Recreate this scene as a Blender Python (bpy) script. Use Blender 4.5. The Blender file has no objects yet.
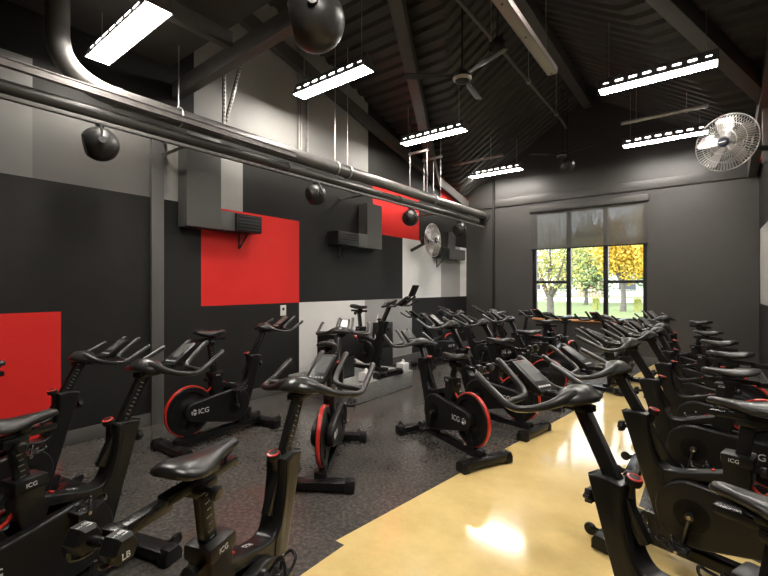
import bpy, bmesh, math, random
from mathutils import Vector, Matrix
random.seed(7)
S = bpy.context.scene
COL = S.collection
PI = math.pi

# ------------------------------------------------------------------ render look
S.view_settings.view_transform = 'Standard'
S.view_settings.look = 'None'
S.view_settings.gamma = 1.0
S.view_settings.use_curve_mapping = False
S.view_settings.exposure = 0.06
try:
    S.cycles.max_bounces = 8
    S.cycles.diffuse_bounces = 4
    S.cycles.sample_clamp_indirect = 6.0
    S.cycles.use_denoising = True
except Exception:
    pass

# ------------------------------------------------------------------ materials
def mat(name, col, rough=0.5, metal=0.0, spec=0.5, emit=None, estr=0.0, noise=None, coat=0.0, bump=None):
    m = bpy.data.materials.new(name)
    m.use_nodes = True
    nt = m.node_tree
    b = nt.nodes['Principled BSDF']
    b.inputs['Base Color'].default_value = (*col, 1)
    b.inputs['Roughness'].default_value = rough
    b.inputs['Metallic'].default_value = metal
    b.inputs['Specular IOR Level'].default_value = spec
    b.inputs['Coat Weight'].default_value = coat
    b.inputs['Coat Roughness'].default_value = 0.08
    if emit:
        b.inputs['Emission Color'].default_value = (*emit, 1)
        b.inputs['Emission Strength'].default_value = estr
    tc = None
    if noise or bump:
        tc = nt.nodes.new('ShaderNodeTexCoord')
    if noise:
        sc, col2, lo, hi = noise
        n = nt.nodes.new('ShaderNodeTexNoise')
        n.inputs['Scale'].default_value = sc
        n.inputs['Detail'].default_value = 8
        n.inputs['Roughness'].default_value = 0.65
        nt.links.new(tc.outputs['Object'], n.inputs['Vector'])
        r = nt.nodes.new('ShaderNodeValToRGB')
        r.color_ramp.elements[0].position = lo
        r.color_ramp.elements[1].position = hi
        r.color_ramp.elements[0].color = (*col, 1)
        r.color_ramp.elements[1].color = (*col2, 1)
        nt.links.new(n.outputs['Fac'], r.inputs['Fac'])
        nt.links.new(r.outputs['Color'], b.inputs['Base Color'])
    if bump:
        sc, st = bump
        n2 = nt.nodes.new('ShaderNodeTexNoise')
        n2.inputs['Scale'].default_value = sc
        n2.inputs['Detail'].default_value = 4
        nt.links.new(tc.outputs['Object'], n2.inputs['Vector'])
        bp = nt.nodes.new('ShaderNodeBump')
        bp.inputs['Strength'].default_value = st
        bp.inputs['Distance'].default_value = 0.01
        nt.links.new(n2.outputs['Fac'], bp.inputs['Height'])
        nt.links.new(bp.outputs['Normal'], b.inputs['Normal'])
    return m

M = {}
M['plastic'] = mat('black_plastic', (0.0085, 0.0082, 0.008), 0.36, spec=.28, noise=(60, (0.012, 0.0115, 0.011), .3, .7), bump=(400, .05))
M['frame'] = mat('satin_black_frame', (0.0095, 0.0092, 0.009), 0.30, 0.0, spec=.28, noise=(30, (0.013, 0.0125, 0.012), .3, .7))
M['metal'] = mat('black_metal', (0.015, 0.0147, 0.0142), 0.27, 0.25, spec=.35)
M['rubber'] = mat('bar_rubber', (0.022, 0.0212, 0.020), 0.29, noise=(90, (0.034, 0.0325, 0.031), .3, .7))
M['saddle'] = mat('saddle_vinyl', (0.017, 0.0165, 0.016), 0.31, bump=(300, .08))
M['flywheel'] = mat('flywheel_black', (0.009, 0.009, 0.009), 0.38, 0.1, spec=.3)
M['red'] = mat('red_paint', (0.60, 0.030, 0.018), 0.35, coat=0.3)
M['white_print'] = mat('white_print', (0.62, 0.61, 0.60), 0.5)
M['screen'] = mat('lcd_screen', (0.11, 0.112, 0.108), 0.2, noise=(25, (0.13, 0.132, 0.127), .4, .6))
M['chrome'] = mat('chrome', (0.40, 0.39, 0.38), 0.25, 1.0)
M['recess'] = mat('recess_black', (0.003, 0.003, 0.003), 0.5, spec=.2)
M['crank'] = mat('crank_steel', (0.10, 0.10, 0.10), 0.35, 0.9)
M['wall_black'] = mat('wall_paint_black', (0.0130, 0.0120, 0.0106), 0.62, spec=.3, noise=(3, (0.0165, 0.0153, 0.0137), .3, .7), bump=(150, .06))
M['wall_grey'] = mat('wall_paint_charcoal', (0.052, 0.0485, 0.0445), 0.40, spec=.5, noise=(2, (0.060, 0.0565, 0.052), .3, .7), bump=(150, .05))
M['wall_red'] = mat('wall_paint_red', (0.78, 0.022, 0.018), 0.60, spec=.3, noise=(2.5, (0.83, 0.028, 0.022), .3, .7), bump=(150, .05))
M['wall_white'] = mat('wall_paint_white', (0.80, 0.78, 0.75), 0.6, spec=.3, noise=(2, (0.84, 0.82, 0.79), .3, .7), bump=(150, .05))
M['wall_lgrey'] = mat('wall_paint_light_grey', (0.36, 0.35, 0.33), 0.55, spec=.35, noise=(2, (0.40, 0.39, 0.37), .3, .7), bump=(150, .05))
M['wall_lgrey_dimmed'] = mat('wall_paint_light_grey_dimmed', (0.19, 0.184, 0.174), 0.55, spec=.35, noise=(2, (0.22, 0.212, 0.20), .3, .7))  # light grey panel at upper left, weak light there put into its grey
M['wall_mgrey_dimmed'] = mat('wall_paint_mid_grey_dimmed', (0.135, 0.129, 0.120), 0.55, spec=.35, noise=(2, (0.155, 0.148, 0.138), .3, .7))  # slightly darker panel beside it, grey also lowered to stand for weak light
M['duct_grey'] = mat('duct_grey', (0.085, 0.082, 0.078), 0.5)
M['base_grey'] = mat('baseboard_grey', (0.105, 0.10, 0.094), 0.5)
M['column'] = mat('column_grey', (0.105, 0.10, 0.095), 0.42)
M['roof'] = mat('roof_deck_black', (0.048, 0.045, 0.041), 0.5, noise=(6, (0.062, 0.058, 0.053), .35, .7))
M['steel_dark'] = mat('dark_steel_beam', (0.085, 0.080, 0.074), 0.5, noise=(8, (0.105, 0.098, 0.090), .35, .7))
M['pipe'] = mat('pipe_steel', (0.13, 0.125, 0.118), 0.40, 0.45, noise=(7, (0.185, 0.176, 0.167), .3, .7))
M['pipe_dark'] = mat('pipe_dark', (0.045, 0.043, 0.040), 0.36, 0.4, noise=(7, (0.065, 0.062, 0.058), .3, .7))
M['channel'] = mat('channel_steel', (0.11, 0.103, 0.097), 0.42, 0.4, noise=(14, (0.17, 0.155, 0.145), .35, .7))
M['galv'] = mat('galvanised', (0.45, 0.43, 0.41), 0.38, 0.8, noise=(12, (0.58, 0.56, 0.53), .35, .65))
M['strut_pink'] = mat('strut_painted', (0.52, 0.46, 0.43), 0.45, 0.3)
M['fan_metal'] = mat('fan_wire', (0.62, 0.60, 0.58), 0.30, 0.7)
M['fan_blade'] = mat('fan_blade_aluminium', (0.33, 0.31, 0.295), 0.42, 0.5)
M['fan_dark'] = mat('fan_black', (0.02, 0.02, 0.02), 0.3)
M['hub_blue'] = mat('fan_badge', (0.012, 0.016, 0.028), 0.3)
M['housing'] = mat('lamp_housing', (0.17, 0.165, 0.16), 0.45, 0.2)
M['lens'] = mat('lamp_lens', (0.9, 0.88, 0.84), 0.4, emit=(1.0, 0.945, 0.865), estr=92.0)
M['slot'] = mat('lamp_slot', (0.9, 0.88, 0.84), 0.4, emit=(1.0, 0.945, 0.865), estr=10.0)
M['sheen_black'] = mat('globe_black', (0.022, 0.021, 0.020), 0.38)
M['platform'] = mat('platform_carpet', (0.17, 0.168, 0.162), 0.85, noise=(40, (0.30, 0.295, 0.285), .35, .7), bump=(120, .3))
M['white'] = mat('white_plastic', (0.75, 0.73, 0.70), 0.45)
M['shade'] = None
M['trunk'] = mat('bark', (0.10, 0.085, 0.075), 0.9, noise=(9, (0.17, 0.15, 0.135), .3, .7))
M['leaf_y'] = mat('leaf_yellow', (0.72, 0.45, 0.04), 0.7, noise=(1.2, (0.56, 0.46, 0.10), .4, .7))
M['leaf_g'] = mat('leaf_green', (0.14, 0.22, 0.10), 0.7, noise=(1.2, (0.32, 0.40, 0.20), .4, .7))
M['leaf_p'] = mat('leaf_pale', (0.42, 0.45, 0.16), 0.7, noise=(1.2, (0.62, 0.55, 0.16), .4, .7))
M['grass'] = mat('lawn', (0.115, 0.17, 0.05), 0.9, noise=(.6, (0.19, 0.22, 0.085), .35, .7))
M['paving'] = mat('paving', (0.55, 0.54, 0.52), 0.9, noise=(1.0, (0.65, 0.64, 0.62), .35, .7))
M['brick'] = mat('brick_far', (0.42, 0.25, 0.17), 0.9, noise=(3.0, (0.5, 0.33, 0.24), .35, .7))
M['stucco'] = mat('stucco_far', (0.62, 0.62, 0.62), 0.9)
M['dark_glass'] = mat('dark_glass', (0.05, 0.06, 0.07), 0.1)
M['sill'] = mat('orange_wood', (0.55, 0.22, 0.06), 0.5, noise=(9, (0.62, 0.30, 0.10), .3, .7))

def floor_mats():
    # dark speckled rubber-like sealed floor
    m = mat('floor_dark', (0.05, 0.047, 0.044), 0.3)
    nt = m.node_tree; b = nt.nodes['Principled BSDF']
    tc = nt.nodes.new('ShaderNodeTexCoord')
    n1 = nt.nodes.new('ShaderNodeTexNoise'); n1.inputs['Scale'].default_value = 2.2; n1.inputs['Detail'].default_value = 9; n1.inputs['Roughness'].default_value = .7
    n2 = nt.nodes.new('ShaderNodeTexNoise'); n2.inputs['Scale'].default_value = 38; n2.inputs['Detail'].default_value = 8
    r1 = nt.nodes.new('ShaderNodeValToRGB')
    r1.color_ramp.elements[0].position = .3; r1.color_ramp.elements[0].color = (.060, .055, .050, 1)
    r1.color_ramp.elements[1].position = .75; r1.color_ramp.elements[1].color = (.100, .093, .085, 1)
    r2 = nt.nodes.new('ShaderNodeValToRGB')
    r2.color_ramp.elements[0].position = .42; r2.color_ramp.elements[0].color = (.75, .75, .75, 1)
    r2.color_ramp.elements[1].position = .72; r2.color_ramp.elements[1].color = (1.55, 1.5, 1.45, 1)
    mx = nt.nodes.new('ShaderNodeMix'); mx.data_type = 'RGBA'; mx.blend_type = 'MULTIPLY'; mx.inputs[0].default_value = 1.0
    nt.links.new(tc.outputs['Object'], n1.inputs['Vector']); nt.links.new(tc.outputs['Object'], n2.inputs['Vector'])
    nt.links.new(n1.outputs['Fac'], r1.inputs['Fac']); nt.links.new(n2.outputs['Fac'], r2.inputs['Fac'])
    nt.links.new(r1.outputs['Color'], mx.inputs[6]); nt.links.new(r2.outputs['Color'], mx.inputs[7])
    # rust-red scuffs here and there
    n3 = nt.nodes.new('ShaderNodeTexNoise'); n3.inputs['Scale'].default_value = 1.7; n3.inputs['Detail'].default_value = 6
    r3 = nt.nodes.new('ShaderNodeValToRGB'); r3.color_ramp.elements[0].position = .58; r3.color_ramp.elements[1].position = .74
    nt.links.new(tc.outputs['Object'], n3.inputs['Vector']); nt.links.new(n3.outputs['Fac'], r3.inputs['Fac'])
    mx2 = nt.nodes.new('ShaderNodeMix'); mx2.data_type = 'RGBA'
    mx2.inputs[7].default_value = (.11, .06, .045, 1)
    nt.links.new(r3.outputs['Color'], mx2.inputs[0]); nt.links.new(mx.outputs[2], mx2.inputs[6])
    nt.links.new(mx2.outputs[2], b.inputs['Base Color'])
    rr = nt.nodes.new('ShaderNodeMapRange'); rr.inputs[3].default_value = .15; rr.inputs[4].default_value = .26
    nt.links.new(n1.outputs['Fac'], rr.inputs[0]); nt.links.new(rr.outputs[0], b.inputs['Roughness'])
    M['floor_dark'] = m
    m = mat('floor_yellow', (0.66, 0.46, 0.17), 0.16, coat=0.35)
    nt = m.node_tree; b = nt.nodes['Principled BSDF']
    tc = nt.nodes.new('ShaderNodeTexCoord')
    n1 = nt.nodes.new('ShaderNodeTexNoise'); n1.inputs['Scale'].default_value = 2.5; n1.inputs['Detail'].default_value = 10; n1.inputs['Roughness'].default_value = .7
    r1 = nt.nodes.new('ShaderNodeValToRGB')
    r1.color_ramp.elements[0].position = .32; r1.color_ramp.elements[0].color = (.66, .475, .185, 1)
    r1.color_ramp.elements[1].position = .72; r1.color_ramp.elements[1].color = (.84, .64, .28, 1)
    nt.links.new(tc.outputs['Object'], n1.inputs['Vector']); nt.links.new(n1.outputs['Fac'], r1.inputs['Fac'])
    nt.links.new(r1.outputs['Color'], b.inputs['Base Color'])
    rr = nt.nodes.new('ShaderNodeMapRange'); rr.inputs[3].default_value = .07; rr.inputs[4].default_value = .17
    nt.links.new(n1.outputs['Fac'], rr.inputs[0]); nt.links.new(rr.outputs[0], b.inputs['Roughness'])
    M['floor_yellow'] = m
floor_mats()

def see_through(name, tint, diff, fac, gloss=0.0):
    """a pane or a mesh fabric: part of the light goes straight through"""
    m = bpy.data.materials.new(name); m.use_nodes = True
    nt = m.node_tree; nt.nodes.clear()
    out = nt.nodes.new('ShaderNodeOutputMaterial')
    t = nt.nodes.new('ShaderNodeBsdfTransparent'); t.inputs[0].default_value = (*tint, 1)
    if gloss:
        d = nt.nodes.new('ShaderNodeBsdfGlossy'); d.inputs['Roughness'].default_value = 0.02; d.inputs[0].default_value = (1, 1, 1, 1)
    else:
        d = nt.nodes.new('ShaderNodeBsdfDiffuse'); d.inputs[0].default_value = (*diff, 1)
    mx = nt.nodes.new('ShaderNodeMixShader'); mx.inputs[0].default_value = fac
    nt.links.new(t.outputs[0], mx.inputs[1]); nt.links.new(d.outputs[0], mx.inputs[2])
    nt.links.new(mx.outputs[0], out.inputs[0])
    return m
M['glass'] = see_through('window_glass', (.97, .98, .98), (1, 1, 1), .05, gloss=1)
M['shade'] = see_through('shade_mesh_fabric', (1, 1, 1), (.10, .096, .09), .80)

# ------------------------------------------------------------------ mesh building
class MB:
    def __init__(s):
        s.bm = bmesh.new(); s.mi = 0
    def _mark(s, faces):
        for f in faces: f.material_index = s.mi
    def box(s, x0, x1, y0, y1, z0, z1, bev=0.0, mtx=None, seg=2):
        r = bmesh.ops.create_cube(s.bm, size=1.0)
        vs = r['verts']
        m = Matrix.Translation(((x0+x1)/2, (y0+y1)/2, (z0+z1)/2)) @ Matrix.Diagonal((abs(x1-x0), abs(y1-y0), abs(z1-z0), 1))
        bmesh.ops.transform(s.bm, matrix=m, verts=vs)
        fs = list({f for v in vs for f in v.link_faces})
        if bev > 0:
            es = list({e for v in vs for e in v.link_edges})
            rb = bmesh.ops.bevel(s.bm, geom=es, offset=bev, segments=seg, affect='EDGES', profile=.6)
            vs = list({v for f in rb['faces'] for v in f.verts} | {v for v in vs if v.is_valid})
            fs = list({f for v in vs for f in v.link_faces})
        if mtx is not None: bmesh.ops.transform(s.bm, matrix=mtx, verts=vs)
        s._mark(fs)
        return vs
    def beam(s, a, b, w, h, bev=0.0, up=(0, 0, 1)):
        """a rectangular bar from a to b; w across, h in the up direction"""
        a, b = Vector(a), Vector(b)
        d = (b-a); L = d.length; d.normalize()
        u = Vector(up); sd = d.cross(u)
        if sd.length < 1e-4: sd = d.cross(Vector((1, 0, 0)))
        sd.normalize(); u = sd.cross(d).normalized()
        m = Matrix(((d.x, sd.x, u.x, (a.x+b.x)/2), (d.y, sd.y, u.y, (a.y+b.y)/2), (d.z, sd.z, u.z, (a.z+b.z)/2), (0, 0, 0, 1)))
        return s.box(-L/2, L/2, -w/2, w/2, -h/2, h/2, bev, m)
    def tube(s, pts, rad, n=10, caps=True, flat=1.0):
        """sweep a circle along points; rad a number or one per point"""
        P = [Vector(p) for p in pts]
        R = rad if isinstance(rad, (list, tuple)) else [rad]*len(P)
        rings = []; ref = None
        for i, p in enumerate(P):
            if i == 0: t = P[1]-P[0]
            elif i == len(P)-1: t = P[-1]-P[-2]
            else: t = (P[i+1]-p).normalized() + (p-P[i-1]).normalized()
            t.normalize()
            if ref is None:
                ref = Vector((0, 0, 1)) if abs(t.z) < .9 else Vector((1, 0, 0))
            sd = t.cross(ref)
            if sd.length < 1e-5: sd = t.cross(Vector((0, 1, 0)))
            sd.normalize(); up = sd.cross(t).normalized(); ref = up
            rings.append([s.bm.verts.new(p + sd*math.cos(2*PI*k/n)*R[i] + up*math.sin(2*PI*k/n)*R[i]*flat) for k in range(n)])
        fs = []
        for a, b in zip(rings[:-1], rings[1:]):
            for k in range(n):
                fs.append(s.bm.faces.new((a[k], a[(k+1) % n], b[(k+1) % n], b[k])))
        if caps:
            fs.append(s.bm.faces.new(list(reversed(rings[0])))); fs.append(s.bm.faces.new(rings[-1]))
        s._mark(fs)
        return s
    def prism(s, poly, t0, t1, bev=0.0, axis='y', mtx=None, seg=2):
        """polygon in (x,z) extruded along y from t0 to t1"""
        a = [s.bm.verts.new((p[0], t0, p[1])) for p in poly]
        b = [s.bm.verts.new((p[0], t1, p[1])) for p in poly]
        n = len(poly); fs = []
        area = sum(poly[i][0]*poly[(i+1) % n][1]-poly[(i+1) % n][0]*poly[i][1] for i in range(n))
        fs.append(s.bm.faces.new(a)); fs.append(s.bm.faces.new(list(reversed(b))))
        for i in range(n):
            j = (i+1) % n
            fs.append(s.bm.faces.new((a[j], a[i], b[i], b[j])))
        bmesh.ops.recalc_face_normals(s.bm, faces=fs)
        vs = a+b
        if bev > 0:
            es = [e for e in {e for f in fs[:2] for e in f.edges}]
            rb = bmesh.ops.bevel(s.bm, geom=es, offset=bev, segments=seg, affect='EDGES', profile=.6)
            vs = list({v for f in rb['faces'] for v in f.verts} | {v for v in vs if v.is_valid})
        allf = list({f for v in vs for f in v.link_faces})
        if mtx is not None: bmesh.ops.transform(s.bm, matrix=mtx, verts=vs)
        s._mark(allf)
        return s
    def lathe(s, prof, origin, axis, n=32, closed=False):
        """profile of (radius, height) revolved about axis through origin"""
        o = Vector(origin); ax = Vector(axis).normalized()
        u = ax.cross(Vector((0, 0, 1)))
        if u.length < 1e-4: u = Vector((1, 0, 0))
        u.normalize(); v = ax.cross(u)
        rings = []
        for r, h in prof:
            if r < 1e-6: rings.append([s.bm.verts.new(o+ax*h)])
            else: rings.append([s.bm.verts.new(o+ax*h+u*r*math.cos(2*PI*k/n)+v*r*math.sin(2*PI*k/n)) for k in range(n)])
        fs = []
        prs = list(zip(rings[:-1], rings[1:]))
        if closed: prs.append((rings[-1], rings[0]))
        for a, b in prs:
            for k in range(n):
                k2 = (k+1) % n
                if len(a) == 1 and len(b) == 1: continue
                if len(a) == 1: fs.append(s.bm.faces.new((a[0], b[k], b[k2])))
                elif len(b) == 1: fs.append(s.bm.faces.new((a[k], b[0], a[k2])))
                else: fs.append(s.bm.faces.new((a[k], b[k], b[k2], a[k2])))
        bmesh.ops.recalc_face_normals(s.bm, faces=fs)
        s._mark(fs)
        return s
    def loft(s, rings, cap=True):
        R = [[s.bm.verts.new(p) for p in r] for r in rings]
        n = len(R[0]); fs = []
        for a, b in zip(R[:-1], R[1:]):
            for k in range(n): fs.append(s.bm.faces.new((a[k], a[(k+1) % n], b[(k+1) % n], b[k])))
        if cap: fs.append(s.bm.faces.new(R[0])); fs.append(s.bm.faces.new(R[-1]))
        bmesh.ops.recalc_face_normals(s.bm, faces=fs)
        s._mark(fs)
        return s
    def quad(s, *pts):
        f = s.bm.faces.new([s.bm.verts.new(p) for p in pts]); f.material_index = s.mi
        return s
    def build(s, name, m, parent=None, ang=0.7, smooth=True):
        me = bpy.data.meshes.new(name)
        s.bm.normal_update()
        s.bm.to_mesh(me); s.bm.free()
        for x in (m if isinstance(m, (list, tuple)) else [m]): me.materials.append(x)
        if smooth:
            for p in me.polygons: p.use_smooth = True
            me.set_sharp_from_angle(angle=ang)
        o = bpy.data.objects.new(name, me); COL.objects.link(o)
        if parent is not None: o.parent = parent
        return o

def text_bm(mb, body, size, mtx, extrude=0.0008):
    cu = bpy.data.curves.new('lettering', 'FONT'); cu.body = body; cu.size = size; cu.extrude = extrude
    cu.align_x = 'LEFT'; cu.resolution_u = 3
    ob = bpy.data.objects.new('lettering', cu); COL.objects.link(ob)
    dg = bpy.context.evaluated_depsgraph_get()
    me = bpy.data.meshes.new_from_object(ob.evaluated_get(dg))
    me.transform(mtx)
    mb.bm.from_mesh(me)
    bpy.data.objects.remove(ob); bpy.data.meshes.remove(me); bpy.data.curves.remove(cu)

def tag(o, label=None, cat=None, group=None, kind=None):
    if label: o['label'] = label
    if cat: o['category'] = cat
    if group: o['group'] = group
    if kind: o['kind'] = kind
    return o
def empty(name, loc, rz=0.0):
    o = bpy.data.objects.new(name, None); COL.objects.link(o)
    o.location = loc; o.rotation_euler = (0, 0, rz); o.empty_display_size = .1
    return o
def struct(o): o['kind'] = 'structure'; return o
def copy_tree(o, parent=None):
    c = o.copy(); COL.objects.link(c)
    if parent is not None: c.parent = parent
    for ch in list(o.children): copy_tree(ch, c)
    return c
def smooth_path(pts, n=6):
    """Catmull-Rom through points (with values of any length)"""
    P = [tuple(p) for p in pts]; out = []
    for i in range(len(P)-1):
        p0 = P[max(i-1, 0)]; p1 = P[i]; p2 = P[i+1]; p3 = P[min(i+2, len(P)-1)]
        for k in range(n):
            t = k/n
            out.append(tuple(.5*((2*b)+(-a+c)*t+(2*a-5*b+4*c-d)*t*t+(-a+3*b-3*c+d)*t**3) for a, b, c, d in zip(p0, p1, p2, p3)))
    out.append(P[-1])
    return out

# ------------------------------------------------------------------ room constants (metres)
XL, XR, YF, YN = -4.80, 0.745, 9.71, -2.2
RIDGE_X, RIDGE_Z, EAVE_Z = -1.97, 5.55, 3.72
CROSS_Y, CROSS_T = 3.20, 0.295
def main_z(x):
    t = (RIDGE_Z-EAVE_Z)/(RIDGE_X-XL)
    return RIDGE_Z - t*abs(x-RIDGE_X)
def cross_z(y): return RIDGE_Z - CROSS_T*abs(y-CROSS_Y)
def roof_z(x, y): return max(main_z(x), cross_z(y))
R1Z, R2Z, R3Z, TOPZ = 1.27, 2.48, 3.55, 6.0

# ------------------------------------------------------------------ floor
fl = MB()
ylw = [(-1.74, YN), (-1.665, 1.815), (-1.735, 1.80), (-1.27, 5.33), (-1.12, 6.8), (-.78, YF)]
def fpoly(pts, mi):
    fl.mi = mi; fl.quad(*[(x, y, 0) for x, y in pts])
fpoly([(XL, YN), (-1.74, YN), (-1.6656, 1.80), (-1.735, 1.80), (XL, 1.80)], 0)
for (xa, ya), (xb, yb) in zip(ylw[2:-1], ylw[3:]):
    fpoly([(XL, ya), (xa, ya), (xb, yb), (XL, yb)], 0)
# yellow: right of the edge, with the notch
fpoly([(-1.74, YN), (XR, YN), (XR, 1.80), (-1.6656, 1.80)], 1)
fpoly([(-1.6656, 1.80), (XR, 1.80), (XR, 2.80), (-1.6033, 2.80), (-1.735, 1.80)], 1)
fpoly([(-1.6033, 2.80), (XR, 2.80), (-.36, 3.345), (-1.5315, 3.345)], 1)
fpoly([(-1.5315, 3.345), (-.36, 3.345), (-.36, 5.33), (-1.27, 5.33)], 1)
fpoly([(-1.27, 5.33), (-.36, 5.33), (-.36, 6.8), (-1.12, 6.8)], 1)
fpoly([(-1.12, 6.8), (-.36, 6.8), (-.36, YF), (-.78, YF)], 1)
fpoly([(-.36, 3.345), (XR, 2.80), (XR, YF), (-.36, YF)], 0)
for f in fl.bm.faces:
    f.normal_update()
    if f.normal.z < 0: f.normal_flip()
struct(fl.build('floor', [M['floor_dark'], M['floor_yellow']], smooth=False))

# ------------------------------------------------------------------ walls
WM = [M['wall_black'], M['wall_red'], M['wall_white'], M['wall_lgrey'], M['wall_lgrey_dimmed'], M['wall_grey'], M['wall_mgrey_dimmed']]
K, RD, WH, LG, MG, CH, DG = range(7)
wl = MB()
def cell(y0, y1, z0, z1, c):
    wl.mi = c
    wl.quad((XL, y0, z0), (XL, y1, z0), (XL, y1, z1), (XL, y0, z1))
rows = [
 (0, R1Z, [(YN, -.2, K), (-.2, 1.29, RD), (1.29, 4.20, K), (4.20, 5.72, WH), (5.72, 7.23, LG), (7.23, YF, K)]),
 (R1Z, R2Z, [(YN, 2.67, K), (2.67, 4.20, RD), (4.20, 6.89, K), (6.89, 8.43, WH), (8.43, 9.37, LG), (9.37, YF, WH)]),
 (R2Z, 3.22, [(1.08, 2.18, DG), (2.18, 3.24, LG)]),
 (3.22, R3Z, [(1.08, 3.24, K)]),
 (R2Z, R3Z, [(YN, 1.08, MG), (3.24, 5.95, K), (5.95, 7.50, RD), (7.50, YF, K)]),
 (R3Z, TOPZ, [(YN, 2.58, K), (2.58, 4.16, LG), (4.16, 5.81, LG), (5.81, 8.38, K), (8.38, YF, RD)]),
]
for z0, z1, cs in rows:
    for y0, y1, c in cs: cell(y0, y1, z0, z1, c)
struct(wl.build('wall_left', WM, smooth=False))

# far wall with the window opening
WX0, WX1, WZ0, WZ1 = -3.15, -0.905, 0.80, 3.22
wf = MB()
def fq(x0, x1, z0, z1, c=CH):
    wf.mi = c; wf.quad((x0, YF, z0), (x1, YF, z0), (x1, YF, z1), (x0, YF, z1))
fq(XL, WX0, 0, TOPZ); fq(WX1, XR, 0, TOPZ); fq(WX0, WX1, 0, WZ0); fq(WX0, WX1, WZ1, TOPZ)
wf.quad((WX0, YF, WZ0), (WX1, YF, WZ0), (WX1, YF+.22, WZ0), (WX0, YF+.22, WZ0))
wf.quad((WX0, YF, WZ1), (WX1, YF, WZ1), (WX1, YF+.22, WZ1), (WX0, YF+.22, WZ1))
wf.quad((WX0, YF, WZ0), (WX0, YF+.22, WZ0), (WX0, YF+.22, WZ1), (WX0, YF, WZ1))
wf.quad((WX1, YF, WZ0), (WX1, YF+.22, WZ0), (WX1, YF+.22, WZ1), (WX1, YF, WZ1))
struct(wf.build('wall_far', WM, smooth=False))
wr = MB()
def rq(y0, y1, z0, z1, c):
    wr.mi = c; wr.quad((XR, y0, z0), (XR, y1, z0), (XR, y1, z1), (XR, y0, z1))
rq(YN, YF, 0, 1.22, K)
rq(YN, 2, 1.22, 2.48, K); rq(2, 4.4, 1.22, 2.48, WH); rq(4.4, 6.4, 1.22, 2.48, K); rq(6.4, 9.55, 1.22, 2.48, LG); rq(9.55, YF, 1.22, 2.48, K)
rq(YN, YF, 2.48, 3.6, K); rq(YN, 6.9, 3.6, TOPZ, K); rq(6.9, 9.6, 3.6, 4.25, RD); rq(6.9, YF, 4.25, TOPZ, K); rq(9.6, YF, 3.6, 4.25, K)
struct(wr.build('wall_right', WM, smooth=False))
wn = MB(); wn.mi = CH
wn.quad((XL, YN, 0), (XR, YN, 0), (XR, YN, TOPZ), (XL, YN, TOPZ))
struct(wn.build('wall_near', WM, smooth=False))

# roof: two crossing gables in fluted metal deck, flutes running across the room
rf = MB()
ys = []
y = 2.30
while y < YF+.05:
    for dy, h in ((0, 0), (.07, 0), (.095, .045), (.165, .045)):
        ys.append((y+dy, h))
    y += .19
ys = [q for q in ys if q[0] < YF+.1]
xs = [XL-.02 + i*(XR-XL+.04)/76 for i in range(77)]
grid = [[rf.bm.verts.new((x, yy, roof_z(x, yy)+h)) for x in xs] for yy, h in ys]
for a, b in zip(grid[:-1], grid[1:]):
    for i in range(len(xs)-1): rf.bm.faces.new((a[i], a[i+1], b[i+1], b[i]))
struct(rf.build('ceiling', M['roof'], smooth=False))
sf = MB()
sf.box(XL, XR, YN, 2.30, 3.98, 4.10)
for yy in (-1.2, -.2, .8): sf.beam((XL, yy, 3.95), (XR, yy, 3.95), .05, .06)
sf.box(XL, XR, 2.26, 2.30, 3.98, 5.8)
struct(sf.build('ceiling_soffit', M['roof']))

# steel: ridge, valleys, rafters, tie beams
def steel(name, a, b, w, h, mt=None):
    m = MB(); m.beam(a, b, w, h, .006)
    # flanges
    return struct(m.build(name, mt or M['steel_dark']))
steel('beam_ridge', (RIDGE_X, 2.3, RIDGE_Z-.14), (RIDGE_X, YF-.02, RIDGE_Z-.14), .17, .24)
steel('beam_valley_left', (-2.55, 3.13, 5.40), (XL+.08, 8.04, 3.86), .17, .22)
steel('beam_valley_right', (-1.25, 3.80, 5.27), (XR-.06, 7.72, 4.09), .17, .22)
steel('beam_rafter_left', (XL+.07, 2.35, cross_z(2.35)-.12), (XL+.07, YF-.1, cross_z(YF-.1)-.12), .09, .20)
steel('beam_rafter_right', (XR-.10, CROSS_Y, RIDGE_Z-.16), (XR-.10, YF-.1, cross_z(YF-.1)-.16), .12, .24)
steel('beam_tie', (XL+.02, 2.36, 3.72), (XR-.02, 2.36, 3.85), .10, .17)
steel('beam_joist', (-3.62, YN+.05, 3.86), (-3.62, 2.31, 3.86), .08, .15)
steel('beam_post_right', (XR-.07, 7.75, 3.2), (XR-.07, 7.75, 4.0), .10, .10)

# trims
t = MB(); t.box(XL+.001, XL+.022, YN+.01, YF-.01, 0.001, .135, .003); struct(t.build('baseboard_left', M['base_grey']))
t = MB(); t.box(XL+.03, XR-.03, YF-.02, YF-.001, 0.001, .12, .003); struct(t.build('baseboard_far', M['base_grey']))
t = MB(); t.box(XR-.02, XR-.001, YN+.02, YF-.03, 0.001, .12, .003); struct(t.build('baseboard_right', M['base_grey']))
t = MB(); t.box(XL+.01, XR-.01, YF-.035, YF-.001, 3.42, 3.60, .004); struct(t.build('trim_1', M['wall_grey']))
t = MB(); t.box(-4.09, -4.035, YF-.05, YF-.001, .12, 4.1, .006); struct(t.build('trim_2', M['wall_black']))
t = MB(); t.box(XL+.002, XL+.045, 2.085, 2.215, .0, 3.2, .004); struct(t.build('column_left', M['column']))
t = MB()
for yy in (4.17, 4.21): t.tube([(XL+.03, yy, 3.45), (XL+.03, yy, 5.15)], .016, 8)
t.tube([(XL+.03, 4.33, 3.45), (XL+.03, 4.33, 5.1)], .022, 8)
tag(t.build('wall_conduit', M['galv']), 'thin grey vertical conduits fixed to the light upper left wall behind a lamp', 'conduit')

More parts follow.
